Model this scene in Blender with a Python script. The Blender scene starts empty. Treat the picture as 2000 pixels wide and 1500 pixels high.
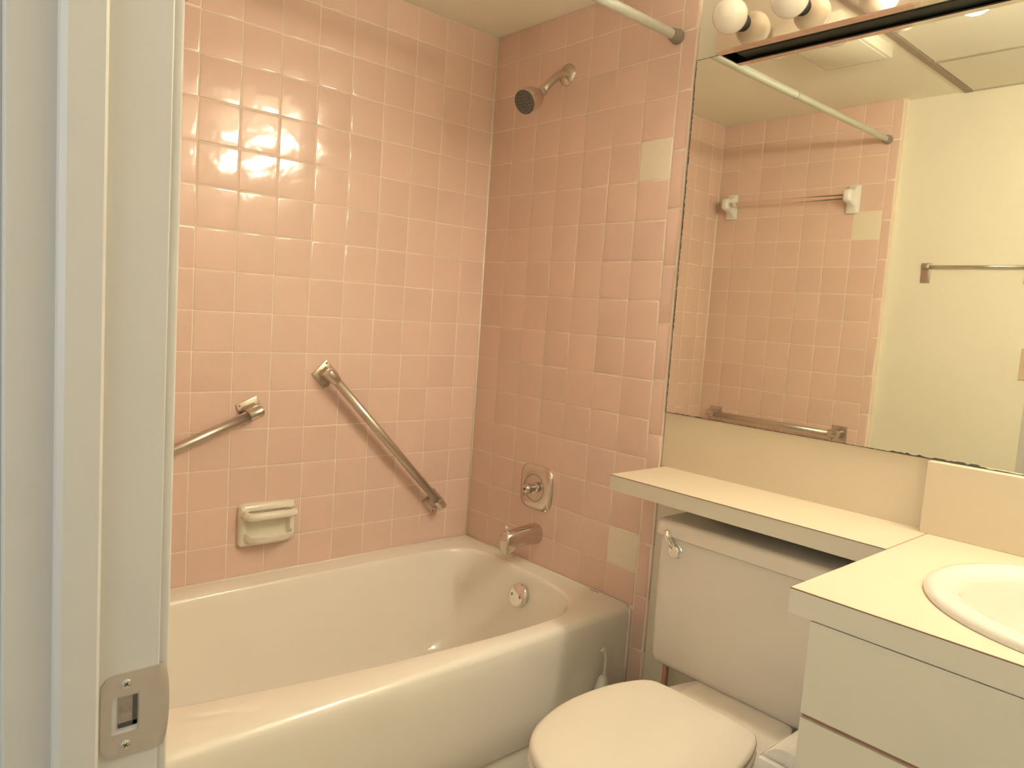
import bpy, bmesh, math, random
from mathutils import Vector, Matrix
random.seed(7)
C = bpy.context.scene.collection
PI = math.pi
H = 2.134                                   # ceiling height; helper heights below are measured from the ceiling: z = H + d
def V(x, y, d=0.0): return Vector((x, y, H + d))

# ------------------------------------------------------------------ camera, world, lights, exposure
cam_d = bpy.data.cameras.new('camera'); cam = bpy.data.objects.new('camera', cam_d); C.objects.link(cam)
cam_d.sensor_width = 36.0; cam_d.lens = 26.116; cam_d.clip_start = 0.02
Rr = ((0.7478, -0.6604, 0.0681), (-0.0121, -0.1161, -0.9932), (0.6638, 0.7419, -0.0949))
M3 = Matrix(((Rr[0][0], -Rr[1][0], -Rr[2][0]), (Rr[0][1], -Rr[1][1], -Rr[2][1]), (Rr[0][2], -Rr[1][2], -Rr[2][2])))
cam.matrix_world = Matrix.Translation((-1.6592, -2.0467, H - 0.9271)) @ M3.to_4x4()
bpy.context.scene.camera = cam

W = bpy.data.worlds.new('world'); bpy.context.scene.world = W; W.use_nodes = True
W.node_tree.nodes['Background'].inputs[0].default_value = (0.80, 0.90, 1.0, 1)
W.node_tree.nodes['Background'].inputs[1].default_value = 0.35
BULB_STRENGTH = 69.0
BULB_COLOR = (1.0, 0.89, 0.72)
vs = bpy.context.scene.view_settings
vs.view_transform = 'Standard'; vs.look = 'None'; vs.gamma = 1; vs.use_curve_mapping = False
vs.exposure = 0.62
# daylight in the hall behind the doorway
ld = bpy.data.lights.new('hall_light', 'AREA'); ld.shape = 'RECTANGLE'; ld.size = 1.0; ld.size_y = 1.2; ld.energy = 6; ld.color = (0.88, 0.95, 1.0)
lo = bpy.data.objects.new('hall_light', ld); C.objects.link(lo); lo.location = (-2.66, -1.85, 1.45); lo.rotation_euler = (0, -PI/2, 0)

# ------------------------------------------------------------------ materials
def mat(name, col, rough=0.5, metal=0.0, var=0.0, vscale=8.0, bump=0.0, bscale=60.0, coat=0.0, spec=0.5, obvar=0.0, trans=0.0, rvar=0.0):
    m = bpy.data.materials.new(name); m.use_nodes = True; nt = m.node_tree; b = nt.nodes['Principled BSDF']
    b.inputs['Base Color'].default_value = (*col, 1); b.inputs['Roughness'].default_value = rough; b.inputs['Metallic'].default_value = metal
    b.inputs['Coat Weight'].default_value = coat; b.inputs['Coat Roughness'].default_value = 0.06
    b.inputs['Specular IOR Level'].default_value = spec; b.inputs['Transmission Weight'].default_value = trans
    tc = nt.nodes.new('ShaderNodeTexCoord')
    out = None
    if var or obvar:
        nz = nt.nodes.new('ShaderNodeTexNoise'); nz.inputs['Scale'].default_value = vscale; nz.inputs['Detail'].default_value = 3
        nt.links.new(tc.outputs['Object'], nz.inputs['Vector'])
        mr = nt.nodes.new('ShaderNodeMapRange'); mr.inputs['To Min'].default_value = 1 - var; mr.inputs['To Max'].default_value = 1 + var
        nt.links.new(nz.outputs['Fac'], mr.inputs['Value'])
        val = mr.outputs['Result']
        if obvar:
            oi = nt.nodes.new('ShaderNodeObjectInfo'); m2 = nt.nodes.new('ShaderNodeMapRange')
            m2.inputs['To Min'].default_value = 1 - obvar; m2.inputs['To Max'].default_value = 1 + obvar
            nt.links.new(oi.outputs['Random'], m2.inputs['Value'])
            mu = nt.nodes.new('ShaderNodeMath'); mu.operation = 'MULTIPLY'
            nt.links.new(val, mu.inputs[0]); nt.links.new(m2.outputs['Result'], mu.inputs[1]); val = mu.outputs[0]
        hs = nt.nodes.new('ShaderNodeHueSaturation'); hs.inputs['Color'].default_value = (*col, 1)
        nt.links.new(val, hs.inputs['Value']); nt.links.new(hs.outputs['Color'], b.inputs['Base Color'])
    if rvar:
        n3 = nt.nodes.new('ShaderNodeTexNoise'); n3.inputs['Scale'].default_value = 14; nt.links.new(tc.outputs['Object'], n3.inputs['Vector'])
        m3 = nt.nodes.new('ShaderNodeMapRange'); m3.inputs['To Min'].default_value = rough; m3.inputs['To Max'].default_value = rough + rvar
        nt.links.new(n3.outputs['Fac'], m3.inputs['Value']); nt.links.new(m3.outputs['Result'], b.inputs['Roughness'])
    if bump:
        n2 = nt.nodes.new('ShaderNodeTexNoise'); n2.inputs['Scale'].default_value = bscale; n2.inputs['Detail'].default_value = 2
        nt.links.new(tc.outputs['Object'], n2.inputs['Vector'])
        bp = nt.nodes.new('ShaderNodeBump'); bp.inputs['Strength'].default_value = bump; bp.inputs['Distance'].default_value = 0.004
        nt.links.new(n2.outputs['Fac'], bp.inputs['Height']); nt.links.new(bp.outputs['Normal'], b.inputs['Normal'])
    return m
MT = {}
MT['pink'] = mat('pink_glazed_tile', (0.79, 0.575, 0.48), 0.10, var=0.05, vscale=5, bump=0.35, bscale=16, obvar=0.03, rvar=0.05)
MT['cream_tile'] = mat('cream_glazed_tile', (0.86, 0.78, 0.62), 0.12, var=0.03, bump=0.3, bscale=16)
MT['grout'] = mat('cream_grout', (0.90, 0.80, 0.66), 0.8, var=0.06, vscale=30, bump=0.3, bscale=300)
MT['caulk'] = mat('cream_caulk', (0.92, 0.84, 0.72), 0.6, var=0.06, vscale=30)
MT['paint'] = mat('cream_wall_paint', (0.80, 0.76, 0.62), 0.75, var=0.02, vscale=3, bump=0.08, bscale=120)
MT['ceil'] = mat('ceiling_paint', (0.95, 0.91, 0.77), 0.85, var=0.02, vscale=3, bump=0.1, bscale=150)
MT['panel'] = mat('ceiling_panel', (0.84, 0.80, 0.67), 0.8, var=0.03, vscale=6, bump=0.1, bscale=200)
MT['brown_metal'] = mat('tan_ceiling_strip', (0.36, 0.28, 0.22), 0.5, var=0.1, vscale=20)
MT['tbar'] = mat('ceiling_t_bar', (0.48, 0.44, 0.34), 0.5)
MT['trimpaint'] = mat('semigloss_trim_paint', (0.62, 0.60, 0.55), 0.38, var=0.02, vscale=6, bump=0.12, bscale=40)
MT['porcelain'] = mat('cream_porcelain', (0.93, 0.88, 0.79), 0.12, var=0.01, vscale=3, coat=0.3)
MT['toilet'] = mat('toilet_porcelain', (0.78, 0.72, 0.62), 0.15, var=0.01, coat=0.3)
MT['seat'] = mat('toilet_seat_plastic', (0.76, 0.70, 0.59), 0.3, var=0.01)
MT['sink'] = mat('sink_porcelain', (0.78, 0.74, 0.65), 0.12, coat=0.3)
MT['laminate'] = mat('cream_laminate', (0.68, 0.585, 0.43), 0.42, var=0.02, vscale=4, bump=0.05, bscale=200)
MT['laminate_front'] = mat('cabinet_laminate', (0.76, 0.71, 0.58), 0.45, var=0.02, vscale=4)
MT['seam'] = mat('brown_laminate_edge', (0.20, 0.085, 0.04), 0.6, var=0.2, vscale=40)
MT['gap'] = mat('raw_board_brown', (0.42, 0.22, 0.14), 0.8, var=0.2, vscale=30)
MT['chrome'] = mat('worn_chrome', (0.66, 0.60, 0.54), 0.14, 1.0, var=0.08, vscale=25, bump=0.05, bscale=60, rvar=0.15)
MT['chrome_b'] = mat('brushed_chrome', (0.60, 0.55, 0.48), 0.40, 1.0, var=0.08, vscale=30)
MT['bright'] = mat('bright_chrome', (0.86, 0.85, 0.82), 0.08, 1.0)
MT['fixture'] = mat('mirror_chrome', (0.78, 0.71, 0.63), 0.05, 1.0, bump=0.06, bscale=9)
MT['nickel'] = mat('satin_nickel', (0.66, 0.60, 0.54), 0.42, 0.8, var=0.06, vscale=60, rvar=0.1)
MT['mirror'] = mat('mirror_silvering', (0.86, 0.87, 0.79), 0.012, 1.0)
MT['black'] = mat('dark_interior', (0.055, 0.053, 0.045), 0.6, var=0.2, vscale=40)
MT['tarnish_and_shade'] = mat('black_tarnish_and_shade', (0.07, 0.065, 0.05), 0.6, var=0.4, vscale=200)  # mirror edge tarnish; also paints the shade inside the strike plate hole
MT['rod'] = mat('grey_painted_rod', (0.60, 0.62, 0.53), 0.3, 0.35, var=0.04, vscale=20)
MT['rubber'] = mat('grey_rubber', (0.30, 0.26, 0.22), 0.6, var=0.1, vscale=40)
MT['dark_plastic'] = mat('dark_nozzle_plastic', (0.10, 0.095, 0.08), 0.45, var=0.3, vscale=160)
MT['ceramic'] = mat('cream_ceramic', (0.88, 0.83, 0.69), 0.12, var=0.01, coat=0.2)
MT['white_ceramic'] = mat('white_ceramic', (0.85, 0.84, 0.78), 0.12, coat=0.2)
MT['acrylic'] = mat('clear_acrylic', (0.99, 0.95, 0.92), 0.15, trans=1.0)
MT['acrylic'].node_tree.nodes['Principled BSDF'].inputs['IOR'].default_value = 1.08
MT['paper'] = mat('toilet_paper', (0.85, 0.80, 0.72), 0.95, var=0.02, bump=0.3, bscale=200)
MT['copper'] = mat('painted_copper_pipe', (0.50, 0.27, 0.20), 0.5, 0.2, var=0.1, vscale=40)
MT['plate'] = mat('tan_switch_plate', (0.62, 0.50, 0.36), 0.5)
MT['floor'] = mat('beige_floor_vinyl', (0.48, 0.42, 0.33), 0.35, var=0.08, vscale=12, bump=0.1, bscale=80)
MT['white_plastic'] = mat('white_plastic', (0.80, 0.78, 0.72), 0.4)
MT['wood'] = mat('raw_mortise_wood', (0.30, 0.25, 0.19), 0.9, var=0.3, vscale=60, bump=0.5, bscale=90)
def emis(name, col, s):
    m = bpy.data.materials.new(name); m.use_nodes = True; b = m.node_tree.nodes['Principled BSDF']
    b.inputs['Base Color'].default_value = (.9, .86, .78, 1); b.inputs['Roughness'].default_value = 0.25
    b.inputs['Emission Color'].default_value = (*col, 1); b.inputs['Emission Strength'].default_value = s
    return m
MT['bulb_on'] = emis('lit_opal_glass', BULB_COLOR, BULB_STRENGTH)
MT['bulb_off'] = mat('unlit_opal_glass', (0.86, 0.80, 0.70), 0.12, coat=0.3)

# ------------------------------------------------------------------ mesh helpers (everything is given in world coordinates)
def rootloc(p):
    while p.parent: p = p.parent
    return p.location.copy()
def obj(name, bm, m, parent=None, smooth=False, **kw):
    me = bpy.data.meshes.new(name)
    bmesh.ops.recalc_face_normals(bm, faces=bm.faces) if kw.pop('recalc', True) else None
    if parent is not None:
        off = rootloc(parent)
        bmesh.ops.translate(bm, verts=bm.verts, vec=-off)
    bm.to_mesh(me); bm.free()
    if smooth:
        for p in me.polygons: p.use_smooth = True
        if smooth is not True: me.set_sharp_from_angle(angle=math.radians(smooth))
    me.materials.append(MT[m] if isinstance(m, str) else m)
    o = bpy.data.objects.new(name, me); C.objects.link(o)
    if parent is not None: o.parent = parent
    for k, v in kw.items(): o[k] = v
    return o
def thing(name, label, cat, loc, group=None):
    o = bpy.data.objects.new(name, None); C.objects.link(o); o.location = loc; o.empty_display_size = 0.05
    o['label'] = label; o['category'] = cat
    if group: o['group'] = group
    return o
def tag(o, label, cat, group=None):
    o['label'] = label; o['category'] = cat
    if group: o['group'] = group
    return o
def add_box(bm, x0, x1, y0, y1, z0, z1, bev=0.0, seg=2, M=None):
    t = bmesh.new(); bmesh.ops.create_cube(t, size=1)
    for v in t.verts:
        v.co = Vector(((x0+x1)/2 + v.co.x*(x1-x0), (y0+y1)/2 + v.co.y*(y1-y0), (z0+z1)/2 + v.co.z*(z1-z0)))
    if bev: bmesh.ops.bevel(t, geom=list(t.edges), offset=bev, segments=seg, profile=0.5, affect='EDGES')
    if M is not None: bmesh.ops.transform(t, matrix=M, verts=t.verts)
    merge(bm, t)
    return bm
def merge(bm, t):
    me = bpy.data.meshes.new('tmp'); t.to_mesh(me); t.free(); bm.from_mesh(me); bpy.data.meshes.remove(me)
def box(*a, **k): return add_box(bmesh.new(), *a, **k)
def loft(bm, rings, cap0=True, cap1=True, closed=True):
    vr = [[bm.verts.new(p) for p in r] for r in rings]
    for a, b in zip(vr, vr[1:]):
        n = len(a)
        for i in range(n if closed else n-1):
            j = (i+1) % n; bm.faces.new((a[i], a[j], b[j], b[i]))
    if cap0: bm.faces.new(list(reversed(vr[0])))
    if cap1: bm.faces.new(vr[-1])
    return bm
def frame(d):
    d = Vector(d).normalized(); up = Vector((0, 0, 1)) if abs(d.z) < 0.9 else Vector((0, 1, 0))
    a = d.cross(up).normalized(); b = d.cross(a).normalized(); return d, a, b
def add_lathe(bm, o, d, prof, n=24):
    """prof = (distance along d, radius)"""
    o = Vector(o); d, a, b = frame(d)
    rings = [[o + d*t + (a*math.cos(2*PI*i/n) + b*math.sin(2*PI*i/n))*max(r, 1e-4) for i in range(n)] for t, r in prof]
    return loft(bm, rings)
def add_tube(bm, pts, r, n=14):
    pts = [Vector(p) for p in pts]; rs = r if isinstance(r, (list, tuple)) else [r]*len(pts)
    rings = []; pa = None
    for i, p in enumerate(pts):
        d = (pts[min(i+1, len(pts)-1)] - pts[max(i-1, 0)]).normalized()
        if pa is None: _, a, _ = frame(d)
        else: a = (pa - d*pa.dot(d)).normalized()
        b = d.cross(a); pa = a
        rings.append([p + (a*math.cos(2*PI*k/n) + b*math.sin(2*PI*k/n))*rs[i] for k in range(n)])
    return loft(bm, rings)
def add_prism(bm, poly, axis, a0, a1, bev=0.0, seg=2):
    """poly in the two other axes (in order), extruded on axis"""
    def mk(p, a):
        if axis == 'x': return Vector((a, p[0], p[1]))
        if axis == 'y': return Vector((p[0], a, p[1]))
        return Vector((p[0], p[1], a))
    t = bmesh.new(); loft(t, [[mk(p, a0) for p in poly], [mk(p, a1) for p in poly]])
    if bev: bmesh.ops.bevel(t, geom=list(t.edges), offset=bev, segments=seg, profile=0.5, affect='EDGES')
    merge(bm, t); return bm
def rrect(x0, x1, y0, y1, r, n=5):
    o = []
    for cx, cy, a in ((x1-r, y1-r, 0), (x0+r, y1-r, 90), (x0+r, y0+r, 180), (x1-r, y0+r, 270)):
        for i in range(n+1):
            t = math.radians(a + 90*i/n); o.append((cx + r*math.cos(t), cy + r*math.sin(t)))
    return o
def rim_at(poly, c, ang):
    """where the ray from c at ang leaves the closed polygon"""
    dx, dy = math.cos(ang), math.sin(ang); best = 0
    for (x0, y0), (x1, y1) in zip(poly, poly[1:] + poly[:1]):
        ex, ey = x1-x0, y1-y0; den = dx*ey - dy*ex
        if abs(den) < 1e-12: continue
        t = ((x0-c[0])*ey - (y0-c[1])*ex)/den; u = ((x0-c[0])*dy - (y0-c[1])*dx)/den
        if t > 0 and -1e-6 <= u <= 1+1e-6: best = max(best, t)
    return (c[0]+dx*best, c[1]+dy*best)
def chaikin(p, k=2):
    for _ in range(k):
        q = []
        for a, b in zip(p, p[1:]+p[:1]):
            q += [(a[0]*.75+b[0]*.25, a[1]*.75+b[1]*.25), (a[0]*.25+b[0]*.75, a[1]*.25+b[1]*.75)]
        p = q
    return p

# ------------------------------------------------------------------ setting
WL = -1.434            # plaster face of the doorway wall
TL = -1.393            # tile face on that wall
DRY = 0.006            # plaster face of the mirror wall
YF = -2.34             # wall behind the vanity's far end
def struct(name, bm, m, parent=None, **k):
    o = obj(name, bm, m, parent, **k)
    if parent is None: o['kind'] = 'structure'
    return o
floor = struct('floor', box(-2.8, 0.1, -3.4, 0.1, -0.06, 0.0), 'floor')
ceiling = struct('ceiling', box(WL-0.13, 0.1, YF-0.1, 0.1, H, H+0.08), 'ceil')
hceil = struct('ceiling_hall', box(-2.8, WL-0.13, -3.4, 0.1, H+0.03, H+0.1), 'ceil')
wall_back = struct('wall_back', box(WL-0.13, 0.1, 0.0009, 0.1, 0.0, H), 'grout')
wall_right = struct('wall_right', box(DRY, 0.1, YF, 0.0014, 0.0, H), 'paint')
wall_front = struct('wall_front', box(WL-0.13, 0.1, YF-0.1, YF, 0.0, H), 'paint')
wall_hall = struct('wall_hall', box(-2.8, -2.7, -3.4, 0.1, 0.0, H+0.03), 'paint')
JY = -1.337            # latch jamb face
XI = -1.4455            # its room-side edge
DH = 2.03
bm = box(WL-0.13, WL, JY+0.02, 0.0014, 0, H); add_box(bm, WL-0.13, WL, YF, JY-0.80, 0, H); add_box(bm, WL-0.13, WL, JY-0.80, JY+0.02, DH+0.02, H)
wall_left = struct('wall_left', bm, 'paint')

# tiles ---------------------------------------------------------------
P = 0.11; G = 0.0021
def tile_bm(w, h, th=0.0072, bev=0.0013, round_side=None):
    """tile lying in local XY, face towards +Z, centred"""
    bm = bmesh.new(); x, y = w/2, h/2
    def ring(i, z): return [(-x+i, -y+i, z), (x-i, -y+i, z), (x-i, y-i, z), (-x+i, y-i, z)]
    rs = [ring(0, -th), ring(0, -bev), ring(bev*0.35, -bev*0.3), ring(bev*1.1, 0), ring(bev*3.2, 0.00022)]
    if round_side:
        k = 0.0125 * round_side; sc = [0, 0, 0.10, 0.35, 1.0]; zz = [-th, -th+0.001, -0.0034, -0.0013, 0.0002]
        out = []
        for r, s, z2 in zip(rs, sc, zz):
            q = []
            for j, p in enumerate(r):
                right = (j in (1, 2)) == (round_side > 0)
                q.append((p[0] - (k*s if right else 0), p[1], z2 if right else p[2]))
            out.append(q)
        rs = out
    loft(bm, [[Vector(p) for p in r] for r in rs], cap0=False)
    return bm
tile_mesh = {}
def tile_me(w, h, rs, m):
    key = (round(w, 4), round(h, 4), rs, m)
    if key not in tile_mesh:
        bm = tile_bm(w-G, h-G, round_side=rs); me = bpy.data.meshes.new('tile'); bmesh.ops.recalc_face_normals(bm, faces=bm.faces); bm.to_mesh(me); bm.free()
        for p in me.polygons: p.use_smooth = True
        me.materials.append(MT[m]); tile_mesh[key] = me
    return tile_mesh[key]
def place_tile(parent, M, w, h, m='pink', rs=None, name='tile', label=None):
    o = bpy.data.objects.new(name, tile_me(w, h, rs, m)); C.objects.link(o); o.parent = parent
    tilt = Matrix.Rotation(random.gauss(0, 0.0028), 4, 'X') @ Matrix.Rotation(random.gauss(0, 0.0028), 4, 'Y')
    o.matrix_local = M @ tilt
    if label: o['label'] = label
    return o
def basis(c, u, v, n):
    return Matrix(((u[0], v[0], n[0], c[0]), (u[1], v[1], n[1], c[1]), (u[2], v[2], n[2], c[2]), (0, 0, 0, 1)))
RH = [0.0971] + [P]*15                      # rows from the ceiling down
RIM = -1.7375
def rows(bottom):
    z = 0.0; out = []; i = 0
    while z > bottom + 0.005:
        h = RH[i] if i < 16 else P
        z2 = max(z-h, bottom); out.append((i, z, z2)); z = z-h; i += 1
    return out
def cols(first, total):
    out = [(0.0, first)]; a = first
    while a < total - 0.006: out.append((a, min(a+P, total))); a += P
    return out
for i, z0, z1 in rows(RIM+0.001):           # back wall
    for a0, a1 in cols(0.1006, -TL):
        place_tile(wall_back, basis((-(a0+a1)/2, 0, H+(z0+z1)/2), (1, 0, 0), (0, 0, 1), (0, -1, 0)), a1-a0, z0-z1)
obj('caulk_bead', add_tube(bmesh.new(), [(-0.0012, -0.0012, H+RIM), (-0.0012, -0.0012, H)], 0.0042, 10), 'caulk', wall_back, smooth=True)
# mirror wall
bedR = obj('mortar_bed', box(0.0009, DRY+0.02, -0.8235, 0.0012, 0.0, H-0.0005), 'grout', wall_right)
cR = cols(0.1136, 0.1136+6*P)
for i, z0, z1 in rows(RIM+0.001):
    for k, (a0, a1) in enumerate(cR):
        pale = k == 6 and i in (4, 14)
        place_tile(wall_right, basis((0, -(a0+a1)/2, H+(z0+z1)/2), (0, -1, 0), (0, 0, 1), (-1, 0, 0)), a1-a0, z0-z1,
                   'cream_tile' if pale else 'pink', label='cream replacement tile' if pale else None)
for z in (-1.7465, -1.857, -1.967, -2.077):      # the sliver of the last column beside the tub's apron
    obj('tile', box(0.0, 0.0009, -0.7748, -0.7672, H+max(z-0.108, -2.133), H+z, bev=0.0002), 'pink', wall_right)
def edge_tiles(parent, y, w, x, nx, total, pitch=0.1545):
    z = 0.0
    while z > -total:
        z2 = max(z-pitch, -total)
        place_tile(parent, basis((x, y, H+(z+z2)/2), (0, nx, 0), (0, 0, 1), (nx, 0, 0)), w, z-z2, rs=(1 if nx < 0 else -1), name='edge_tile'); z = z2
edge_tiles(wall_right, -0.8015, 0.0515, 0.0, -1, 2.13)
# doorway wall
bedL = obj('mortar_bed', box(WL-0.01, TL-0.0009, -0.800, 0.0012, 0.0, H-0.0005), 'grout', wall_left)
cL = cols(0.0975, 0.0975+6*P)
for i, z0, z1 in rows(RIM+0.001):
    for k, (a0, a1) in enumerate(cL):
        pale = k == 6 and i == 4
        place_tile(wall_left, basis((TL, -(a0+a1)/2, H+(z0+z1)/2), (0, 1, 0), (0, 0, 1), (1, 0, 0)), a1-a0, z0-z1,
                   'cream_tile' if pale else 'pink', label='cream replacement tile' if pale else None)
edge_tiles(wall_left, -0.7795, 0.0445, TL, 1, 2.13)
obj('caulk_bead', add_tube(bmesh.new(), [(TL+0.0004, -0.0004, H+RIM), (TL+0.0004, -0.0004, H)], 0.003, 8), 'caulk', wall_left, smooth=True)

# ceiling strips and panels
ob = obj('ceiling_strip', box(WL, DRY, -1.018, -0.992, H-0.006, H+0.002, bev=0.0015), 'brown_metal', ceiling)
for xx in (-1.052, -0.445):
    obj('t_bar', box(xx-0.010, xx+0.010, YF, -1.018, H-0.005, H+0.002, bev=0.001), 'tbar', ceiling)
obj('t_bar', box(WL, WL+0.012, YF, -1.018, H-0.005, H+0.002, bev=0.001), 'tbar', ceiling)
for xa, xb in ((WL+0.013, -1.063), (-1.041, -0.456), (-0.434, -0.001)):
    obj('ceiling_panel', box(xa, xb, YF+0.01, -1.02, H-0.003, H+0.002, bev=0.001), 'panel', ceiling)

# door frame (setting)
SX = -1.4985                                  # room-side edge of the stop
bm = box(WL-0.135, XI, JY, JY+0.0205, 0, DH, bev=0.0015)
frame_o = struct('trim_1', bm, 'trimpaint')
st = bmesh.new(); poly = [(SX, JY+0.001), (SX, JY-0.0075), (SX-0.003, JY-0.0105), (SX-0.030, JY-0.0105), (SX-0.0345, JY-0.007), (SX-0.0355, JY+0.001)]
add_prism(st, poly, 'z', 0, DH); obj('door_stop', st, 'trimpaint', frame_o, smooth=25)
# opposite jamb and head
bm = box(WL-0.135, XI, JY-0.80, JY-0.779, 0, DH, bev=0.0015); add_box(bm, WL-0.135, XI, JY-0.779, JY, DH-0.0, DH+0.02, bev=0.0015)
struct('trim_2', bm, 'trimpaint')
cs = bmesh.new()
add_prism(cs, [(XI-0.0005, JY+0.0030), (XI+0.0075, JY+0.0030), (XI+0.0098, JY+0.0065), (XI+0.0115, JY+0.012), (XI+0.0120, JY+0.03), (XI+0.0115, JY+0.035), (XI-0.0005, JY+0.035)], 'z', 0, DH+0.03, bev=0.0008)
struct('trim_3', cs, 'trimpaint', smooth=25)
struct('trim_4', box(WL-0.146, WL-0.1345, JY+0.012, JY+0.07, 0, DH+0.03, bev=0.002), 'trimpaint')
# strike plate ----------------------------------------------------------
def ratio(u):                                  # place along the jamb, 0 at the stop .. 1 at the edge
    return SX + (XI-SX)*u
sp = thing('strike_plate', 'satin nickel D-shaped door strike plate screwed to the white door jamb', 'strike plate', (ratio(.5), JY, H-1.319))
zc = H-1.319
def addy(bm, poly, y0, y1): return add_prism(bm, poly, 'y', y0, y1)
outer = []
xr = XI-0.0005; xl = SX+0.003; hh = 0.0405
# plate outline with rounded left corners; square hole made of four strips
hx0, hx1, hz0, hz1 = -1.4865, -1.4635, zc-0.0175, zc+0.019
bm = bmesh.new()
def cornerL(s, r=0.013, n=6):
    pts = []
    for i in range(n+1):
        t = i/n*PI/2
        pts.append((xl+r-r*math.cos(t), zc+s*(hh-r+r*math.sin(t))))
    return pts
top = cornerL(1) + [(xr, zc+hh), (xr, hz1), (xl, hz1)]
bot = cornerL(-1) + [(xr, zc-hh), (xr, hz0), (xl, hz0)]
Y0, Y1 = JY-0.0016, JY+0.0004
addy(bm, top, Y0, Y1); addy(bm, bot, Y0, Y1)
addy(bm, [(xl, hz0), (hx0, hz0), (hx0, hz1), (xl, hz1)], Y0, Y1)
addy(bm, [(hx1, hz0), (xr, hz0), (xr, hz1), (hx1, hz1)], Y0, Y1)
obj('plate', bm, 'nickel', sp)
# curved lip, bowed towards the room and bent round the jamb edge
bm = bmesh.new(); rings = []
for i in range(15):
    s = i/14*2-1; zz = zc+s*(hh-0.0005); w = 0.0040 + 0.0062*math.sqrt(max(0, 1-s*s*0.96))
    rings.append([Vector((xr-0.0005, Y0, zz)), Vector((xr+w*0.6, Y0+0.0004, zz)), Vector((xr+w, Y0+0.0022, zz)), Vector((xr+w, Y0+0.0040, zz)), Vector((xr+w*0.55, Y0+0.0022, zz)), Vector((xr-0.0005, Y0+0.0017, zz))])
loft(bm, rings); obj('lip', bm, 'nickel', sp, smooth=35)
obj('mortise', box(hx0-0.001, hx1+0.001, JY-0.0002, JY+0.0000, hz0-0.001, hz1+0.001), 'trimpaint', sp)
bm = bmesh.new(); add_box(bm, hx0+0.0055, hx1-0.001, JY-0.0010, JY-0.0001, hz0+0.006, hz1-0.002, bev=0.0003); obj('latch_hole', bm, 'wood', sp)
bm = bmesh.new(); add_box(bm, hx1-0.005, hx1-0.0012, JY-0.0014, JY-0.0008, hz0+0.006, hz1-0.002); add_box(bm, hx0+0.0055, hx1-0.0012, JY-0.0014, JY-0.0008, hz0+0.0055, hz0+0.010); obj('hole_painted_shade', bm, 'tarnish_and_shade', sp)  # dark strips put the hole's inner shade into colour, side and foot
for s in (-1, 1):
    zs = zc+s*0.0295; xs = (hx0+hx1)/2+0.0005
    sc = obj('screw', add_lathe(bmesh.new(), (xs, Y0+0.0005, zs), (0, -1, 0), [(0, 0.0044), (0.0009, 0.0044), (0.0013, 0.0038), (0.0015, 0.002)], 20), 'bright', sp, smooth=40)
    bm = bmesh.new()
    for a in (0.6, 0.6+PI/2):
        Mx = Matrix.Translation((xs, Y0-0.00105, zs)) @ Matrix.Rotation(a, 4, 'Y')
        add_box(bm, -0.0022, 0.0022, -0.0003, 0.0003, -0.0005, 0.0005, M=Mx)
    obj('slot', bm, 'tarnish_and_shade', sc)

# ------------------------------------------------------------------ bathtub
YT = -0.766
tub = thing('bathtub', 'cream porcelain alcove bathtub along the pink tiled wall', 'bathtub', (-0.70, -0.38, 0))
N = 144
cc = (-0.68, -0.385)
front = [(-1.30, -0.575), (-1.20, -0.607), (-1.045, -0.637), (-0.85, -0.670), (-0.64, -0.694), (-0.45, -0.708), (-0.30, -0.711), (-0.20, -0.700)]
topo = chaikin([(-1.345, -0.16), (-1.355, -0.36), (-1.345, -0.52)] + front + [(-0.135, -0.665), (-0.095, -0.605), (-0.070, -0.50), (-0.062, -0.38), (-0.062, -0.20), (-0.085, -0.105), (-0.20, -0.082), (-0.7, -0.080), (-1.20, -0.085), (-1.30, -0.095)], 2)
flo = chaikin([(-1.03, -0.20), (-1.05, -0.36), (-1.03, -0.50), (-0.90, -0.565), (-0.6, -0.60), (-0.35, -0.605), (-0.25, -0.575), (-0.19, -0.49), (-0.17, -0.34), (-0.19, -0.22), (-0.30, -0.155), (-0.6, -0.145), (-0.9, -0.155)], 2)
rect0 = [(TL+0.0015, -0.0015), (TL+0.0015, YT+0.016), (-0.0015, YT+0.016), (-0.0015, -0.0015)]
corners = [math.atan2(y-cc[1], x-cc[0]) for x, y in rect0]
angs = [2*PI*i/N for i in range(N)]
for ca in corners:
    ca %= 2*PI; k = min(range(len(angs)), key=lambda i: abs(angs[i]-ca)); angs[k] = ca
def ringp(poly, d): return [Vector((*rim_at(poly, cc, a), H+RIM-d)) for a in angs]
def lerp_ring(s, d):
    A = [rim_at(topo, cc, a) for a in angs]; B = [rim_at(flo, cc, a) for a in angs]
    return [Vector((a[0]*(1-s)+b[0]*s, a[1]*(1-s)+b[1]*s, H+RIM-d)) for a, b in zip(A, B)]
def rect_ring(yf, d, dd=0.0):
    R = [(TL+0.0015, -0.0015), (TL+0.0015, yf), (-0.0015, yf), (-0.0015, -0.0015)]
    out = []
    for p in ringp(rect0, d):
        out.append(Vector((p.x, yf if abs(p.y-(YT+0.016)) < 1e-4 else p.y, p.z)))
    return out
bm = bmesh.new()
rings = [rect_ring(YT+0.004, 0.293), rect_ring(YT, 0.288), rect_ring(YT-0.001, 0.20), rect_ring(YT-0.002, 0.05), rect_ring(YT-0.001, 0.018), rect_ring(YT+0.003, 0.009), rect_ring(YT+0.009, 0.003), rect_ring(YT+0.016, 0.0)]
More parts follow.
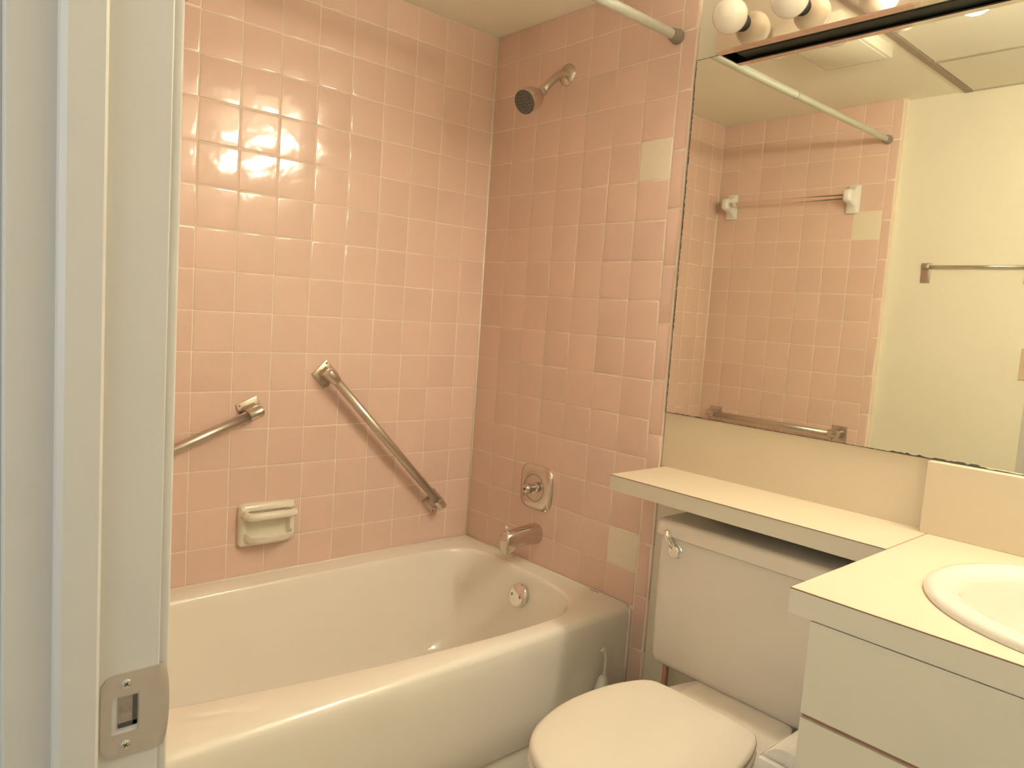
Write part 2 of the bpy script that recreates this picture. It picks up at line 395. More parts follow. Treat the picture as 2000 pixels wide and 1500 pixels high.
rings += [lerp_ring(-0.030, 0.0), lerp_ring(0.0, 0.0006), lerp_ring(0.035, 0.004), lerp_ring(0.065, 0.011), lerp_ring(0.095, 0.024), lerp_ring(0.20, 0.08), lerp_ring(0.36, 0.17), lerp_ring(0.50, 0.245), lerp_ring(0.60, 0.283), lerp_ring(0.72, 0.308), lerp_ring(0.86, 0.321), lerp_ring(1.0, 0.325)]
loft(bm, rings, cap0=False, cap1=True)
obj('basin', bm, 'porcelain', tub, smooth=50)
obj('toe_panel', box(TL+0.002, -0.002, YT+0.010, YT+0.04, 0.001, H-2.029, bev=0.002), 'porcelain', tub)
# overflow plate on the end wall
oc = Vector((-0.1015, -0.4015, H-1.8070)); on_ = Vector((-0.985, 0, 0.33)).normalized()
ov = obj('overflow_plate', add_lathe(bmesh.new(), oc-on_*0.006, on_, [(0, 0.036), (0.009, 0.037), (0.0115, 0.035), (0.0135, 0.028), (0.0145, 0.012), (0.0147, 0.001)], 36), 'bright', tub, smooth=50, label='chrome overflow plate')
for s in (-1, 1):
    c2 = oc + Vector((0, s*0.0185, -0.003)) + on_*0.0075
    obj('screw', add_lathe(bmesh.new(), c2, on_, [(0, 0.0050), (0.0022, 0.0046), (0.003, 0.0030), (0.0031, 0.001)], 14), 'rubber', ov, smooth=40)
bm = add_tube(bmesh.new(), [(-1.39, -0.0022, H+RIM+0.0005), (-0.003, -0.0022, H+RIM+0.0005)], 0.0034, 8)
add_tube(bm, [(-0.0022, -0.003, H+RIM+0.0005), (-0.0022, -0.757, H+RIM-0.0005)], 0.0034, 8)
add_tube(bm, [(-0.0025, -0.765, H+RIM-0.008), (-0.002, -0.7675, H-2.02)], 0.0052, 8)
obj('caulk', bm, 'caulk', tub, smooth=True)
for y, l in ((-0.218, .010), (-0.267, .006), (-0.630, .018)):
    obj('caulk_crack', box(-0.0064, -0.0052, y-l, y+l, H+RIM-0.0003, H+RIM+0.0018, bev=0.0004), 'rubber', tub)

# ------------------------------------------------------------------ bath fittings on the right wall
sh = thing('wall_shower', 'worn chrome shower head on a bent arm from the tiled wall', 'shower fitting', (0, -0.352, H-0.187))
obj('flange', add_lathe(bmesh.new(), (0.001, -0.352, H-0.187), (-1, 0, 0), [(0, 0.0335), (0.003, 0.0335), (0.007, 0.031), (0.012, 0.021), (0.014, 0.013), (0.014, 0.001)], 32), 'chrome', sh, smooth=40)
arm = [(0, -0.352, H-0.187), (-0.020, -0.352, H-0.188), (-0.034, -0.352, H-0.193), (-0.048, -0.352, H-0.204), (-0.080, -0.352, H-0.237), (-0.106, -0.352, H-0.265)]
obj('arm', add_tube(bmesh.new(), arm, 0.0120, 16), 'chrome_b', sh, smooth=True)
jd = Vector((-0.70, -0.02, -0.71)).normalized(); j0 = Vector((-0.099, -0.352, H-0.258))
obj('collar', add_lathe(bmesh.new(), j0, jd, [(0, 0.0125), (0.001, 0.0150), (0.014, 0.0150), (0.016, 0.0125), (0.018, 0.0125), (0.019, 0.0165), (0.031, 0.0180), (0.033, 0.013)], 18), 'chrome_b', sh, smooth=35)
hd = Vector((-0.87, -0.12, -0.48)).normalized(); h0 = j0 + jd*0.030
hdm = obj('head', add_lathe(bmesh.new(), h0, hd, [(0, 0.012), (0.003, 0.021), (0.011, 0.0290), (0.026, 0.0345), (0.043, 0.0365), (0.062, 0.0372), (0.0655, 0.0365)], 36), 'chrome', sh, smooth=40)
f0 = h0 + hd*0.0645
fc = obj('face', add_lathe(bmesh.new(), f0, hd, [(0, 0.0355), (0.0035, 0.0345), (0.0045, 0.030), (0.004, 0.012), (0.005, 0.001)], 32), 'dark_plastic', sh, smooth=40)
bm = bmesh.new(); _, fa, fb = frame(hd)
for r, n in ((0.010, 6), (0.019, 12), (0.028, 18)):
    for k in range(n):
        t = 2*PI*k/n; add_lathe(bm, f0 + hd*0.0035 + (fa*math.cos(t)+fb*math.sin(t))*r, hd, [(0, 0.0016), (0.002, 0.0011)], 6)
obj('nozzles', bm, 'rubber', fc)

vl = thing('shower_valve', 'square chrome shower valve plate with bare stem above the tub spout', 'valve', (0, -0.348, H-1.484))
vc = (-0.348, H-1.484); pts = []
for k in range(48):
    t = 2*PI*k/48; c_, s_ = math.cos(t), math.sin(t); r = 0.0735/((abs(c_)**4.2 + abs(s_)**4.2)**(1/4.2))*1.0
    pts.append((vc[0]+c_*r, vc[1]+s_*r))
def vring(sc, x): return [Vector((x, vc[0]+(p[0]-vc[0])*sc, vc[1]+(p[1]-vc[1])*sc)) for p in pts]
bm = bmesh.new(); loft(bm, [vring(1, 0.001), vring(1, -0.002), vring(0.985, -0.0045), vring(0.86, -0.0095), vring(0.70, -0.0125), vring(0.45, -0.0135)], cap1=True)
obj('escutcheon', bm, 'chrome', vl, smooth=40)
ringb = bmesh.new(); add_tube(ringb, [(-0.0128, vc[0]+0.044*math.cos(t), vc[1]+0.044*math.sin(t)) for t in [2*PI*k/40 for k in range(41)]], 0.0016, 6)
obj('trim_ring', ringb, 'rubber', vl, smooth=True)
bm = add_lathe(bmesh.new(), (-0.012, vc[0], vc[1]), (-1, 0, 0), [(0, 0.020), (0.004, 0.0195), (0.006, 0.015), (0.010, 0.0145), (0.011, 0.012), (0.020, 0.012), (0.021, 0.0165), (0.035, 0.0165), (0.037, 0.0140), (0.041, 0.0125), (0.043, 0.007)], 24)
stm = obj('stem', bm, 'chrome', vl, smooth=35)
obj('set_screw', add_lathe(bmesh.new(), (-0.054, vc[0], vc[1]), (-1, 0, 0), [(0, 0.004), (0.0018, 0.004), (0.002, 0.002)], 12), 'black', stm)

spt = thing('tub_spout', 'chrome tub spout with a pull-up diverter knob below the valve', 'spout', (0, -0.360, H-1.632))
bm = bmesh.new(); sy, sz = -0.360, H-1.632; rings = []
for x, top, botm, hw in ((0.001, 0.031, -0.032, 0.030), (-0.006, 0.032, -0.034, 0.0315), (-0.02, 0.031, -0.033, 0.0305), (-0.055, 0.029, -0.031, 0.0285), (-0.085, 0.0265, -0.031, 0.0265), (-0.102, 0.025, -0.036, 0.0255), (-0.110, 0.0245, -0.046, 0.025), (-0.130, 0.022, -0.049, 0.024), (-0.139, 0.017, -0.049, 0.0225), (-0.143, 0.008, -0.044, 0.019)):
    mz = (top+botm)/2; hz = (top-botm)/2
    rings.append([Vector((x, sy + hw*math.copysign(abs(math.cos(t))**0.8, math.cos(t)), sz+mz+hz*math.copysign(abs(math.sin(t))**0.8, math.sin(t)))) for t in [2*PI*k/28 for k in range(28)]])
loft(bm, rings); obj('body', bm, 'chrome', spt, smooth=45)
obj('diverter_knob', add_lathe(bmesh.new(), (-0.126, sy, sz+0.018), (0, 0, 1), [(0, 0.0035), (0.014, 0.0035), (0.015, 0.0075), (0.020, 0.0085), (0.023, 0.006), (0.024, 0.001)], 16), 'bright', spt, smooth=40)

# ------------------------------------------------------------------ grab bars
def grab_bar(label, a, b, n, standoff=0.045, r=0.0135, loc=None):
    """a, b: flange centres on the wall, n: wall normal"""
    a, b, n = Vector(a), Vector(b), Vector(n).normalized(); d = (b-a).normalized(); s = n.cross(d).normalized()
    t = thing('grab_bar', label, 'grab bar', (a+b)/2)
    ends = []
    for c, sg in ((a, -1), (b, 1)):
        Mx = Matrix(((d.x, s.x, n.x, c.x), (d.y, s.y, n.y, c.y), (d.z, s.z, n.z, c.z), (0, 0, 0, 1)))
        fl = obj('flange', box(-0.032, 0.032, -0.032, 0.032, -0.001, 0.0065, bev=0.002, M=Mx), 'chrome', t, smooth=35)
        bm = bmesh.new()
        loft(bm, [[Mx @ Vector((x*0.98, y, 0.004)) for x, y in rrect(-0.021, 0.021, -0.019, 0.019, 0.006)],
                  [Mx @ Vector((x*0.85, y*0.82, 0.016)) for x, y in rrect(-0.021, 0.021, -0.019, 0.019, 0.006)],
                  [Mx @ Vector((x*0.75+sg*0.002, y*0.72, standoff-0.004)) for x, y in rrect(-0.021, 0.021, -0.019, 0.019, 0.006)]])
        o = c + n*standoff
        add_lathe(bm, o - d*sg*0.022, d*sg, [(0, r+0.0030), (0.001, r+0.0036), (0.034, r+0.0036), (0.040, r+0.002), (0.043, r-0.003), (0.044, 0.002)], 22)
        obj('post', bm, 'chrome', t, smooth=35)
        for q in ((-0.024, 0.025), (0.024, -0.025)):
            obj('screw', add_lathe(bmesh.new(), Mx @ Vector((q[0], q[1], 0.0062)), n, [(0, 0.0036), (0.0012, 0.0030), (0.0014, 0.001)], 10), 'rubber', fl)
        ends.append(o)
    obj('bar', add_tube(bmesh.new(), [ends[0], ends[0].lerp(ends[1], .5), ends[1]], r, 24), 'chrome_b', t, smooth=True)
    return t
grab_bar('long chrome grab bar sloping down to the tub corner on the back wall', (-0.589, 0, H-1.150), (-0.161, 0, H-1.591), (0, -1, 0))
grab_bar('chrome grab bar above the soap dish, partly hidden by the door jamb', (-0.818, 0, H-1.252), (-1.192, 0, H-1.407), (0, -1, 0))
grab_bar('horizontal chrome grab bar seen low in the mirror, on the doorway side wall', (TL, -0.095, H-1.330), (TL, -0.685, H-1.330), (1, 0, 0))

# soap dish -------------------------------------------------------------
sd = thing('soap_dish', 'cream ceramic soap dish with a grab rail set in the pink tiles', 'soap dish', (-0.758, 0, H-1.585))
x0, x1, z0, z1 = -0.8425, -0.6735, H-1.646, H-1.522
bm = bmesh.new()
def fr(i, y): return [Vector((p[0], y, p[1])) for p in rrect(x0+i, x1-i, z0+i, z1-i, max(0.012-i*0.3, 0.004), 4)]
loft(bm, [fr(0, 0.001), fr(0, -0.012), fr(0.004, -0.018), fr(0.010, -0.021), fr(0.019, -0.021), fr(0.022, -0.016), fr(0.026, -0.006)], cap1=True)
obj('frame', bm, 'ceramic', sd, smooth=45)
bm = bmesh.new()   # tray projecting at the bottom
prof = [(-0.004, z0+0.014), (-0.022, z0+0.008), (-0.048, z0+0.012), (-0.060, z0+0.024), (-0.062, z0+0.037), (-0.057, z0+0.038), (-0.050, z0+0.026), (-0.030, z0+0.022), (-0.004, z0+0.028)]
rings = []
for t in [i/12 for i in range(13)]:
    x = x0+0.012+(x1-x0-0.024)*t; e = 1-abs(2*t-1)**5*0.55
    rings.append([Vector((x, p[0]*e, z0+0.018+(p[1]-z0-0.018)*(0.6+0.4*e) + (0.010 if t in (0, 1) else 0))) for p in prof])
loft(bm, rings); obj('tray', bm, 'ceramic', sd, smooth=50)
bm = add_tube(bmesh.new(), [(x0+0.014, -0.014, z1-0.030), (x0+0.015, -0.034, z1-0.030), (x0+0.020, -0.045, z1-0.030), (x0+0.030, -0.049, z1-0.030), (x1-0.030, -0.049, z1-0.030), (x1-0.018, -0.045, z1-0.030), (x1-0.012, -0.034, z1-0.030), (x1-0.012, -0.014, z1-0.030)], 0.0115, 16)
obj('rail', bm, 'ceramic', sd, smooth=True)

# ceramic posts with clear rod, on the doorway wall (seen in the mirror)
tbp = thing('ceramic_towel_bar', 'clear towel rod between two white ceramic posts on the side tiles', 'towel bar', (TL, -0.37, H-0.375))
for yc, sg in ((-0.081, 1), (-0.640, -1)):
    bm = bmesh.new(); rings = []
    for dx, hy, hz, oz in ((-0.001, 0.026, 0.0565, 0), (0.010, 0.026, 0.0565, 0), (0.016, 0.0235, 0.048, 0.002), (0.026, 0.0185, 0.034, 0.004), (0.045, 0.0175, 0.028, 0.006), (0.060, 0.0175, 0.0265, 0.008), (0.070, 0.0150, 0.0225, 0.008), (0.074, 0.009, 0.014, 0.008)):
        rings.append([Vector((TL+dx, yc+p[0], H-0.375+oz+p[1])) for p in rrect(-hy, hy, -hz, hz, min(hy, hz)*(0.25 if dx < 0.012 else 0.6), 4)])
    loft(bm, rings); obj('post', bm, 'white_ceramic', tbp, smooth=45, label='white ceramic post')
obj('rod', add_tube(bmesh.new(), [(TL+0.048, -0.095, H-0.370), (TL+0.048, -0.36, H-0.370), (TL+0.048, -0.627, H-0.370)], 0.0095, 18), 'acrylic', tbp, smooth=True)

# chrome towel bar on plaster
tb = thing('towel_bar', 'slim chrome towel bar on the cream wall in the mirror', 'towel bar', (WL, -1.12, H-0.66))
for yc in (-0.930, -1.272):
    bm = box(WL-0.001, WL+0.004, yc-0.018, yc+0.018, H-0.704, H-0.628, bev=0.0015); add_box(bm, WL+0.003, WL+0.020, yc-0.014, yc+0.014, H-0.652, H-0.634, bev=0.003)
    obj('bracket', bm, 'chrome_b', tb, smooth=35)
obj('bar', add_tube(bmesh.new(), [(WL+0.014, -0.930, H-0.643), (WL+0.014, -1.1, H-0.643), (WL+0.014, -1.272, H-0.643)], 0.0052, 14), 'chrome', tb, smooth=True)
# switch plate
swp = thing('switch_plate', 'tan light switch plate on the cream wall at the photo edge', 'switch', (WL, -1.293, H-0.985))
obj('plate', box(WL-0.001, WL+0.004, -1.3010, -1.2755, H-1.040, H-0.928, bev=0.0015), 'plate', swp)
obj('toggle', box(WL+0.003, WL+0.007, -1.293, -1.286, H-0.995, H-0.973, bev=0.002), 'plate', swp)

# shower rod ------------------------------------------------------------
rd = thing('shower_rod', 'grey tension shower curtain rod across the tub opening', 'shower rod', (-0.70, -0.757, H-0.16))
ra, rb = Vector((-0.001, -0.7617, H-0.166)), Vector((TL+0.0005, -0.7495, H-0.152)); rdv = (rb-ra).normalized(); L = (rb-ra).length
obj('outer_tube', add_lathe(bmesh.new(), ra+rdv*0.028, rdv, [(0, 0.010), (0, 0.0128), (0.62, 0.0128), (0.621, 0.0118)], 24), 'rod', rd, smooth=40)
obj('joint_ring', add_lathe(bmesh.new(), ra+rdv*0.645, rdv, [(0, 0.0122), (0.001, 0.0134), (0.004, 0.0134), (0.005, 0.0122)], 24), 'rubber', rd, smooth=40)
obj('inner_tube', add_lathe(bmesh.new(), ra+rdv*0.62, rdv, [(0, 0.0112), (L-0.64, 0.0112)], 24), 'rod', rd, smooth=40)
obj('end_cap', add_lathe(bmesh.new(), ra, rdv, [(0, 0.0195), (0.003, 0.0200), (0.018, 0.0175), (0.024, 0.0155), (0.030, 0.0150), (0.030, 0.013)], 24), 'rubber', rd, smooth=35)
obj('end_cap', add_lathe(bmesh.new(), rb, -rdv, [(0, 0.0185), (0.003, 0.0190), (0.018, 0.0165), (0.026, 0.0145), (0.026, 0.012)], 24), 'rubber', rd, smooth=35)

# exhaust fan cover -----------------------------------------------------
ef = thing('exhaust_fan', 'square cream exhaust fan cover on the ceiling, seen in the mirror', 'exhaust fan', (-0.715, -0.86, H))
obj('cover', box(-0.84, -0.59, -0.968, -0.752, H-0.036, H+0.001, bev=0.003), 'ceramic', ef, smooth=35)
obj('lens', box(-0.828, -0.602, -0.956, -0.764, H-0.038, H-0.0355, bev=0.001), 'panel', ef, smooth=35)

# ------------------------------------------------------------------ mirror
MX = -0.002; MZ0, MZ1 = H-1.167, H-0.240
mr = thing('wall_mirror', 'large frameless wall mirror with blackened edges above the shelf', 'mirror', (0, -1.5, MZ0))
obj('glass', box(MX, MX+0.003, YF+0.02, -0.8292, MZ0, MZ1), 'mirror', mr)
obj('backing', box(MX+0.003, DRY+0.001, YF+0.022, -0.8300, MZ0+0.001, MZ1-0.001), 'black', mr)
bm = bmesh.new(); xx = MX-0.0004
def ragged(p0, dirv, perp, length, wf, step=0.006):
    s = 0; prev = None
    while s <= length:
        w = wf(s); q = Vector(p0)+Vector(dirv)*s
        cur = (bm.verts.new(q), bm.verts.new(q+Vector(perp)*w))
        if prev: bm.faces.new((prev[0], cur[0], cur[1], prev[1]))
        prev = cur; s += step
def wleft(s):
    f = s/(MZ1-MZ0); amp = 0.0034 if 0.25 < f < 0.9 else 0.0022
    return random.uniform(0.0008, amp)
def wbot(s):
    y = -0.8292-s
    if -0.95 < y: return random.uniform(0.001, 0.0030)
    if -1.42 > y > -1.60: return random.uniform(0.002, 0.0055)
    return random.uniform(0.0006, 0.0018)
ragged((xx, -0.8292, MZ0), (0, 0, 1), (0, -1, 0), MZ1-MZ0, wleft)
ragged((xx, -0.8292, MZ0), (0, -1, 0), (0, 0, 1), 1.45, wbot)
ragged((xx, -0.8292, MZ1), (0, -1, 0), (0, 0, -1), 0.10, lambda s: random.uniform(0.0008, 0.0016))
g = list(bm.faces); r = bmesh.ops.extrude_face_region(bm, geom=g)
bmesh.ops.translate(bm, verts=[v for v in r['geom'] if isinstance(v, bmesh.types.BMVert)], vec=(0.0004, 0, 0))
obj('tarnished_edge', bm, 'tarnish_and_shade', mr)

# ------------------------------------------------------------------ vanity light bar
lb = thing('vanity_light_bar', 'chrome strip light with round globe bulbs above the mirror', 'light fixture', (DRY, -1.52, H-0.20))
LY0, LY1 = -0.924, -2.125; FX = -0.060; BZ0, BZ1 = H-0.2575, H-0.140
prof = [(DRY, BZ1), (FX+0.004, BZ1), (FX, BZ1-0.004), (FX, BZ0+0.004), (FX+0.002, BZ0), (FX+0.022, BZ0), (FX+0.022, BZ0+0.003), (FX+0.003, BZ0+0.003), (FX+0.003, BZ1-0.003), (DRY, BZ1-0.003)]
bm = bmesh.new(); add_prism(bm, [(p[0], p[1]) for p in prof], 'y', LY1, LY0)
obj('chrome_channel', bm, 'fixture', lb)
for yy in (LY0, LY1):
    s = -1 if yy == LY0 else 1
    obj('end_cap', box(FX+0.0005, -0.0025, min(yy, yy+s*0.003), max(yy, yy+s*0.003), BZ0+0.0005, BZ1-0.0005), 'fixture', lb)
obj('wire_gap_shade', box(FX+0.006, -0.004, LY1+0.01, LY0-0.022, BZ0+0.012, BZ1-0.01), 'black', lb)  # dark block for the wiring, the open underside's shade put in its colour
for k in range(8):
    y = -0.992-0.150*k; zb = H-0.200; lit = k >= 3
    so = obj('socket', add_lathe(bmesh.new(), (FX+0.001, y, zb), (-1, 0, 0), [(0, 0.021), (0.003, 0.021), (0.004, 0.019), (0.0125, 0.018)], 24), 'black', lb, smooth=35)
    pr = [(0.010, 0.012), (0.0135, 0.0165)]
    R_ = 0.0405; cx = 0.0510
    for i in range(1, 15):
        t = PI - 0.44 - (PI-0.44)*i/14; pr.append((cx+R_*math.cos(t), max(R_*math.sin(t), 0.0003)))
    o = obj('globe_bulb', add_lathe(bmesh.new(), (FX, y, zb), (-1, 0, 0), pr, 32), 'bulb_on' if lit else 'bulb_off', lb, smooth=True)
    o['label'] = 'lit globe bulb' if lit else 'unlit globe bulb'

# ------------------------------------------------------------------ shelf over the toilet
SZ = H-1.315; EB = H-1.3545; YJ = -1.520; SF = -0.226
shf = thing('toilet_shelf', 'narrow cream laminate shelf over the toilet tank', 'shelf', (0, -1.18, SZ))
bm = box(SF+0.001, DRY, YJ+0.0035, -0.842, EB, SZ-0.0012); obj('board', bm, 'laminate_front', shf)
obj('top_sheet', box(SF, DRY, YJ+0.0035, -0.8415, SZ-0.0012, SZ, bev=0.0004), 'laminate', shf)
obj('laminate_seam', box(SF-0.0004, SF+0.003, YJ+0.0035, -0.841, SZ-0.0019, SZ-0.0007), 'seam', shf, label='dark brown laminate seam')
obj('joint_gap', box(SF-0.0002, -0.028, YJ-0.001, YJ+0.0035, SZ-0.006, SZ-0.0006), 'gap', shf, label='reddish brown gap at the countertop')
obj('back_panel', box(0.0012, DRY, -1.502, -0.8295, SZ, MZ0-0.0008), 'laminate', shf)

# ------------------------------------------------------------------ vanity
CX = -0.586; YS = -1.555
van = thing('vanity_cabinet', 'cream laminate vanity cabinet with plain doors beside the toilet', 'cabinet', (-0.3, -1.94, 0))
bm = box(CX+0.0225, DRY-0.001, YS-0.016, YS, 0.0, EB-0.001); add_box(bm, CX+0.0225, DRY-0.001, YF+0.002, YF+0.018, 0.0, EB-0.001)
add_box(bm, CX+0.0225, DRY-0.001, YF+0.0185, YS-0.0165, 0.09, 0.106); obj('carcass', bm, 'laminate_front', van)
obj('toe_kick', box(CX+0.08, CX+0.095, YF+0.002, YS-0.002, 0.0, 0.09), 'laminate_front', van)
obj('face_frame', box(CX+0.008, CX+0.022, YF+0.002, YS, 0.09, EB-0.001), 'gap', van, label='raw brown board behind the fronts')
fz0, fz1 = H-1.5010, EB-0.0022
obj('drawer_front', box(CX, CX+0.0085, YF+0.002, YS, fz0, fz1, bev=0.0008), 'laminate_front', van)
ymid = -1.945
obj('door', box(CX, CX+0.0085, ymid+0.002, YS, 0.10, fz0-0.0075, bev=0.0008), 'laminate_front', van)
obj('door', box(CX, CX+0.0085, YF+0.002, ymid-0.002, 0.10, fz0-0.0075, bev=0.0008), 'laminate_front', van)
ct = thing('vanity_countertop', 'cream laminate vanity countertop with backsplash under the mirror', 'countertop', (-0.3, -1.94, SZ))
SC = (-0.312, -1.872); SA, SB = 0.238, 0.246
# top sheet with an oval cut-out
bm = bmesh.new(); M_ = 96
rectc = [(DRY, YJ), (CX, YJ), (CX, YF+0.001), (DRY, YF+0.001)]
an = [2*PI*i/M_ for i in range(M_)]
for x, y in rectc:
    a = math.atan2(y-SC[1], x-SC[0]) % (2*PI); k = min(range(M_), key=lambda i: abs(an[i]-a)); an[k] = a
inner = [(SC[0]+(SA-0.02)*math.cos(a), SC[1]+(SB-0.02)*math.sin(a)) for a in an]
outr = [rim_at(rectc, SC, a) for a in an]
loft(bm, [[Vector((*p, EB)) for p in inner], [Vector((*p, EB)) for p in outr], [Vector((*p, SZ)) for p in outr], [Vector((*p, SZ)) for p in inner], [Vector((*p, EB)) for p in inner]], cap0=False, cap1=False)
obj('top_board', bm, 'laminate', ct)
obj('edge_band', box(CX-0.0012, CX+0.001, YF+0.002, YJ+0.0002, EB, SZ-0.0016), 'laminate_front', ct)
obj('laminate_seam', box(CX-0.0016, CX+0.002, YF+0.002, YJ+0.0004, SZ-0.0017, SZ-0.0006), 'seam', ct, label='dark brown laminate seam')
obj('backsplash', box(-0.029, DRY, YF+0.002, -1.5035, SZ, MZ0-0.0008, bev=0.001), 'laminate', ct)
# sink
sk = thing('sink', 'white oval drop-in sink in the vanity countertop', 'sink', (SC[0], SC[1], SZ))
bm = bmesh.new()
def sr(da, d, db=None):
    n = 72
    return [Vector((SC[0]+(SA-da)*math.cos(2*PI*i/n), SC[1]+(SB-(da if db is None else db))*math.sin(2*PI*i/n), SZ+d)) for i in range(n)]
loft(bm, [sr(0.012, 0.0), sr(0.0, 0.0003), sr(-0.001, 0.004), sr(0.001, 0.009), sr(0.006, 0.0125), sr(0.014, 0.0145), sr(0.026, 0.0150), sr(0.038, 0.0125), sr(0.047, 0.006), sr(0.053, -0.006), sr(0.062, -0.035), sr(0.082, -0.08), sr(0.115, -0.118), sr(0.16, -0.138), sr(0.205, -0.145), sr(0.215, -0.146)], cap0=False, cap1=True)
obj('bowl', bm, 'sink', sk, smooth=60)
obj('drain', add_lathe(bmesh.new(), (SC[0], SC[1], SZ-0.1465), (0, 0, 1), [(0, 0.022), (0.003, 0.022), (0.004, 0.018), (0.002, 0.012), (0.002, 0.001)], 24), 'bright', sk, smooth=40)

# ------------------------------------------------------------------ toilet
TY = -1.243
tl = thing('toilet', 'cream two-piece toilet with closed lid between tub and vanity', 'toilet', (-0.45, TY, 0))
ty0, ty1 = -1.500, -0.988
bm = bmesh.new(); rings = []
for d, ins, f in ((-1.752, 0.022, 0.020), (-1.750, 0.012, 0.010), (-1.742, 0.004, 0.003), (-1.728, 0.001, 0.0), (-1.60, 0.0, 0.0), (-1.427, 0.001, -0.002)):
    rings.append([Vector((p[0], p[1], H+d)) for p in rrect(-0.205+f, -0.012, ty0+ins, ty1-ins, 0.022, 6)])
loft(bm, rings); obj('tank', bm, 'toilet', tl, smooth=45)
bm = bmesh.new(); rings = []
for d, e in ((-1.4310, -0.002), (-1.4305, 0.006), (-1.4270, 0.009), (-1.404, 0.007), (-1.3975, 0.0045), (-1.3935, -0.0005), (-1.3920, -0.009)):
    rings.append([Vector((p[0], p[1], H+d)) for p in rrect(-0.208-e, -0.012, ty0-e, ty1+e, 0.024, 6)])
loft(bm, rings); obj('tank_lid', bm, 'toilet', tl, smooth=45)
# flush lever
hv = Vector((-0.206, -1.0471, H-1.4600))
lv = obj('flush_lever', add_lathe(bmesh.new(), hv, (-1, 0, 0), [(0, 0.0165), (0.003, 0.0165), (0.004, 0.0150), (0.012, 0.0150), (0.014, 0.0135), (0.0145, 0.001)], 26), 'bright', tl, smooth=40)
obj('handle', add_tube(bmesh.new(), [hv+Vector((-0.006, 0.006, 0.006)), hv+Vector((-0.014, 0.012, 0.020)), hv+Vector((-0.018, 0.018, 0.034)), hv+Vector((-0.019, 0.022, 0.046)), hv+Vector((-0.0195, 0.0225, 0.0485))], [0.007, 0.0078, 0.0070, 0.0070, 0.003], 12), 'bright', lv, smooth=True)
# lid, seat, bowl outlines: (x, half width)
def outline(scale=1.0, back=-0.352, grow=0.0):
    half = [(back, 0.104), (back-0.010, 0.128), (back-0.035, 0.145), (-0.45, 0.164), (-0.52, 0.171), (-0.58, 0.170), (-0.64, 0.160), (-0.70, 0.138), (-0.745, 0.104), (-0.772, 0.060), (-0.781, 0.020)]
    p = [(x, TY+w) for x, w in half] + [(x, TY-w) for x, w in reversed(half)]
    p = chaikin(p, 2)
    cx = -0.56
    return [(cx+(x-cx)*scale + (math.copysign(grow, x-cx)), TY+(y-TY)*scale) for x, y in p]
def lid_rings(bm, spec, back=-0.352):
    rings = []
    for d, s in spec: rings.append([Vector((x, y, H+d)) for x, y in outline(s, back)])
    return loft(bm, rings)
obj('lid', lid_rings(bmesh.new(), [(-1.7185, 0.965), (-1.7180, 0.995), (-1.712, 1.01), (-1.706, 1.005), (-1.7020, 0.985), (-1.7005, 0.955), (-1.6995, 0.80), (-1.699, 0.4)]), 'seat', tl, smooth=60)
bm = lid_rings(bmesh.new(), [(-1.7385, 0.97), (-1.7370, 1.005), (-1.730, 1.015), (-1.7225, 1.005), (-1.7205, 0.98)])
obj('seat', bm, 'seat', tl, smooth=60)
bm = bmesh.new(); rings = []
for d, s, xo, ws in ((-2.133, 0.0, 0, 0), (0, 0, 0, 0)): pass
def bowl_ring(d, xa, xb, w, back_w):
    n = 56; out = []
    for i in range(n):
        t = 2*PI*i/n; c_, s_ = math.cos(t), math.sin(t); cx = (xa+xb)/2; hx = (xb-xa)/2
        x = cx + hx*math.copysign(abs(c_)**0.85, c_); f = (x-xa)/(xb-xa); ww = w*(1-f)+back_w*f
        out.append(Vector((x, TY+ww*math.copysign(abs(s_)**0.85, s_), H+d)))
    return out
loft(bm, [bowl_ring(-2.1335, -0.66, -0.12, 0.105, 0.115), bowl_ring(-2.10, -0.655, -0.12, 0.10, 0.11), bowl_ring(-2.02, -0.62, -0.13, 0.085, 0.095), bowl_ring(-1.94, -0.66, -0.13, 0.11, 0.10), bowl_ring(-1.86, -0.73, -0.10, 0.15, 0.115), bowl_ring(-1.80, -0.765, -0.06, 0.180, 0.125), bowl_ring(-1.765, -0.778, -0.04, 0.190, 0.130), bowl_ring(-1.752, -0.776, -0.04, 0.188, 0.128), bowl_ring(-1.7475, -0.765, -0.05, 0.178, 0.12)])
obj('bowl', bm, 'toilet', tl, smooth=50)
bm = bmesh.new(); rings = []
for d, ins in ((-1.790, 0.0), (-1.762, -0.004), (-1.750, 0.003), (-1.7465, 0.015)):
    rings.append([Vector((p[0], p[1], H+d)) for p in rrect(-0.350+ins, -0.035-ins, TY-0.122+ins, TY+0.118-ins, 0.04, 6)])
loft(bm, rings); obj('tank_deck', bm, 'toilet', tl, smooth=45)
for s in (-1, 1):
    obj('hinge', box(-0.372, -0.338, TY+s*0.075-0.014, TY+s*0.075+0.014, H-1.748, H-1.712, bev=0.004), 'seat', tl, smooth=35)

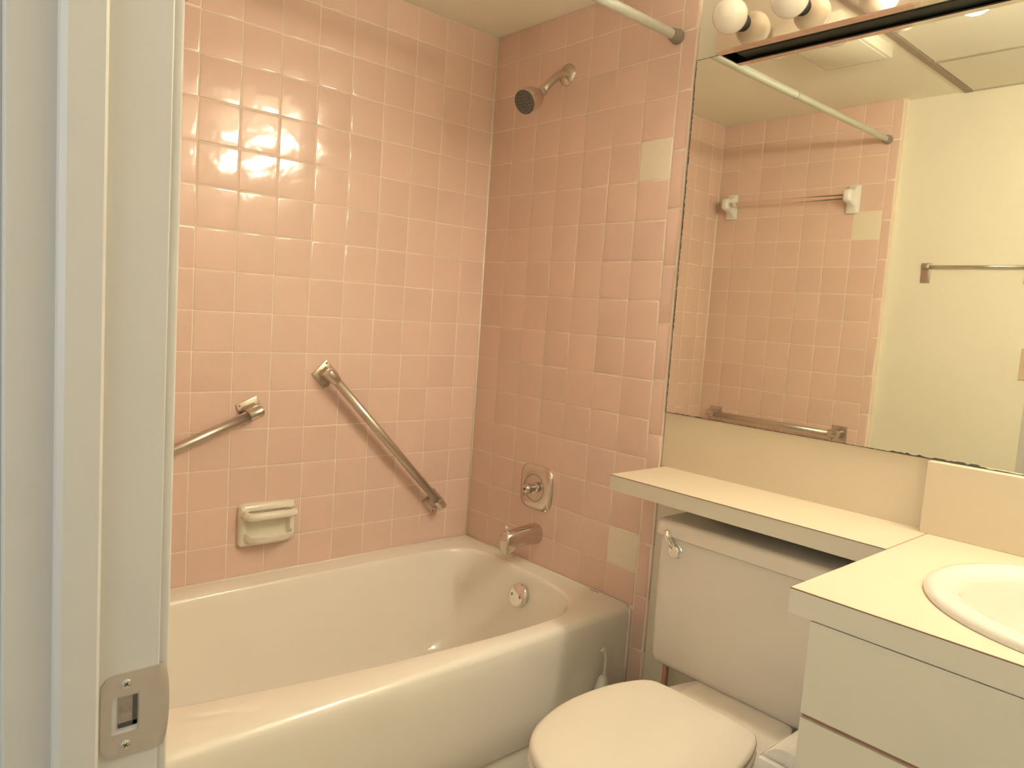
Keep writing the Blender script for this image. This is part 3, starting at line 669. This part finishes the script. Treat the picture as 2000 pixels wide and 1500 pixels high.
# ------------------------------------------------------------------ small things round the toilet
pp = thing('supply_pipe', 'reddish brown supply pipe on the wall under the toilet tank', 'pipe', (-0.035, -0.929, 0))
obj('riser', add_tube(bmesh.new(), [(-0.035, -0.927, 0.002), (-0.035, -0.927, 0.20), (-0.035, -0.927, H-1.80)], 0.0085, 12), 'copper', pp, smooth=True)
obj('elbow', add_tube(bmesh.new(), [(-0.035, -0.927, H-1.81), (-0.035, -0.930, H-1.79), (-0.035, -0.945, H-1.776), (-0.05, -1.01, H-1.768), (-0.05, -1.02, H-1.755)], 0.0088, 12), 'copper', pp, smooth=True)

br = thing('toilet_brush', 'slim toilet brush with a hooked white handle against the tub apron', 'toilet brush', (-0.150, -0.80, 0))
hx, hy = -0.128, -0.802
obj('holder', add_lathe(bmesh.new(), (hx-0.012, hy, 0.001), (0, 0, 1), [(0, 0.036), (0.12, 0.033), (0.200, 0.022), (0.236, 0.013), (0.241, 0.009)], 24), 'white_plastic', br, smooth=40)
obj('shaft', add_tube(bmesh.new(), [(hx-0.012, hy, 0.20), (hx-0.006, hy, 0.25), (hx-0.006, hy, 0.29), (hx-0.014, hy, 0.318), (hx-0.020, hy, 0.322), (hx-0.028, hy, 0.316)], [0.0042, 0.0042, 0.0042, 0.004, 0.004, 0.003], 10), 'white_plastic', br, smooth=True)

th = thing('paper_holder', 'white toilet paper holder bracket on the vanity side', 'paper holder', (-0.44, YS, H-1.65))
for xa in (-0.512, -0.372):
    obj('arm', box(xa, xa+0.012, YS, YS+0.098, H-1.672, H-1.650, bev=0.002), 'white_plastic', th, smooth=35)
obj('back_plate', box(-0.512, -0.36, YS-0.0005, YS+0.006, H-1.690, H-1.635, bev=0.002), 'white_plastic', th)
obj('roller', add_tube(bmesh.new(), [(-0.502, YS+0.055, H-1.664), (-0.368, YS+0.055, H-1.664)], 0.009, 16), 'white_plastic', th, smooth=True)
tr = thing('paper_roll', 'partly hidden roll of toilet paper on the white holder', 'toilet paper', (-0.435, YS+0.055, H-1.661))
bm = bmesh.new()
_o = Vector((-0.495, YS+0.055, H-1.675)); rings = []
for t, q in ((0, 0.020), (0, 0.048), (0.002, 0.0495), (0.110, 0.0495), (0.112, 0.048), (0.112, 0.020), (0, 0.020)):
    rings.append([_o + Vector((t, q*math.cos(2*PI*i/40), q*math.sin(2*PI*i/40))) for i in range(40)])
loft(bm, rings, cap0=False, cap1=False)
obj('roll', bm, 'paper', tr, smooth=40)
obj('loose_end', box(-0.492, -0.386, YS+0.1035, YS+0.1048, H-1.74, H-1.655), 'paper', tr)
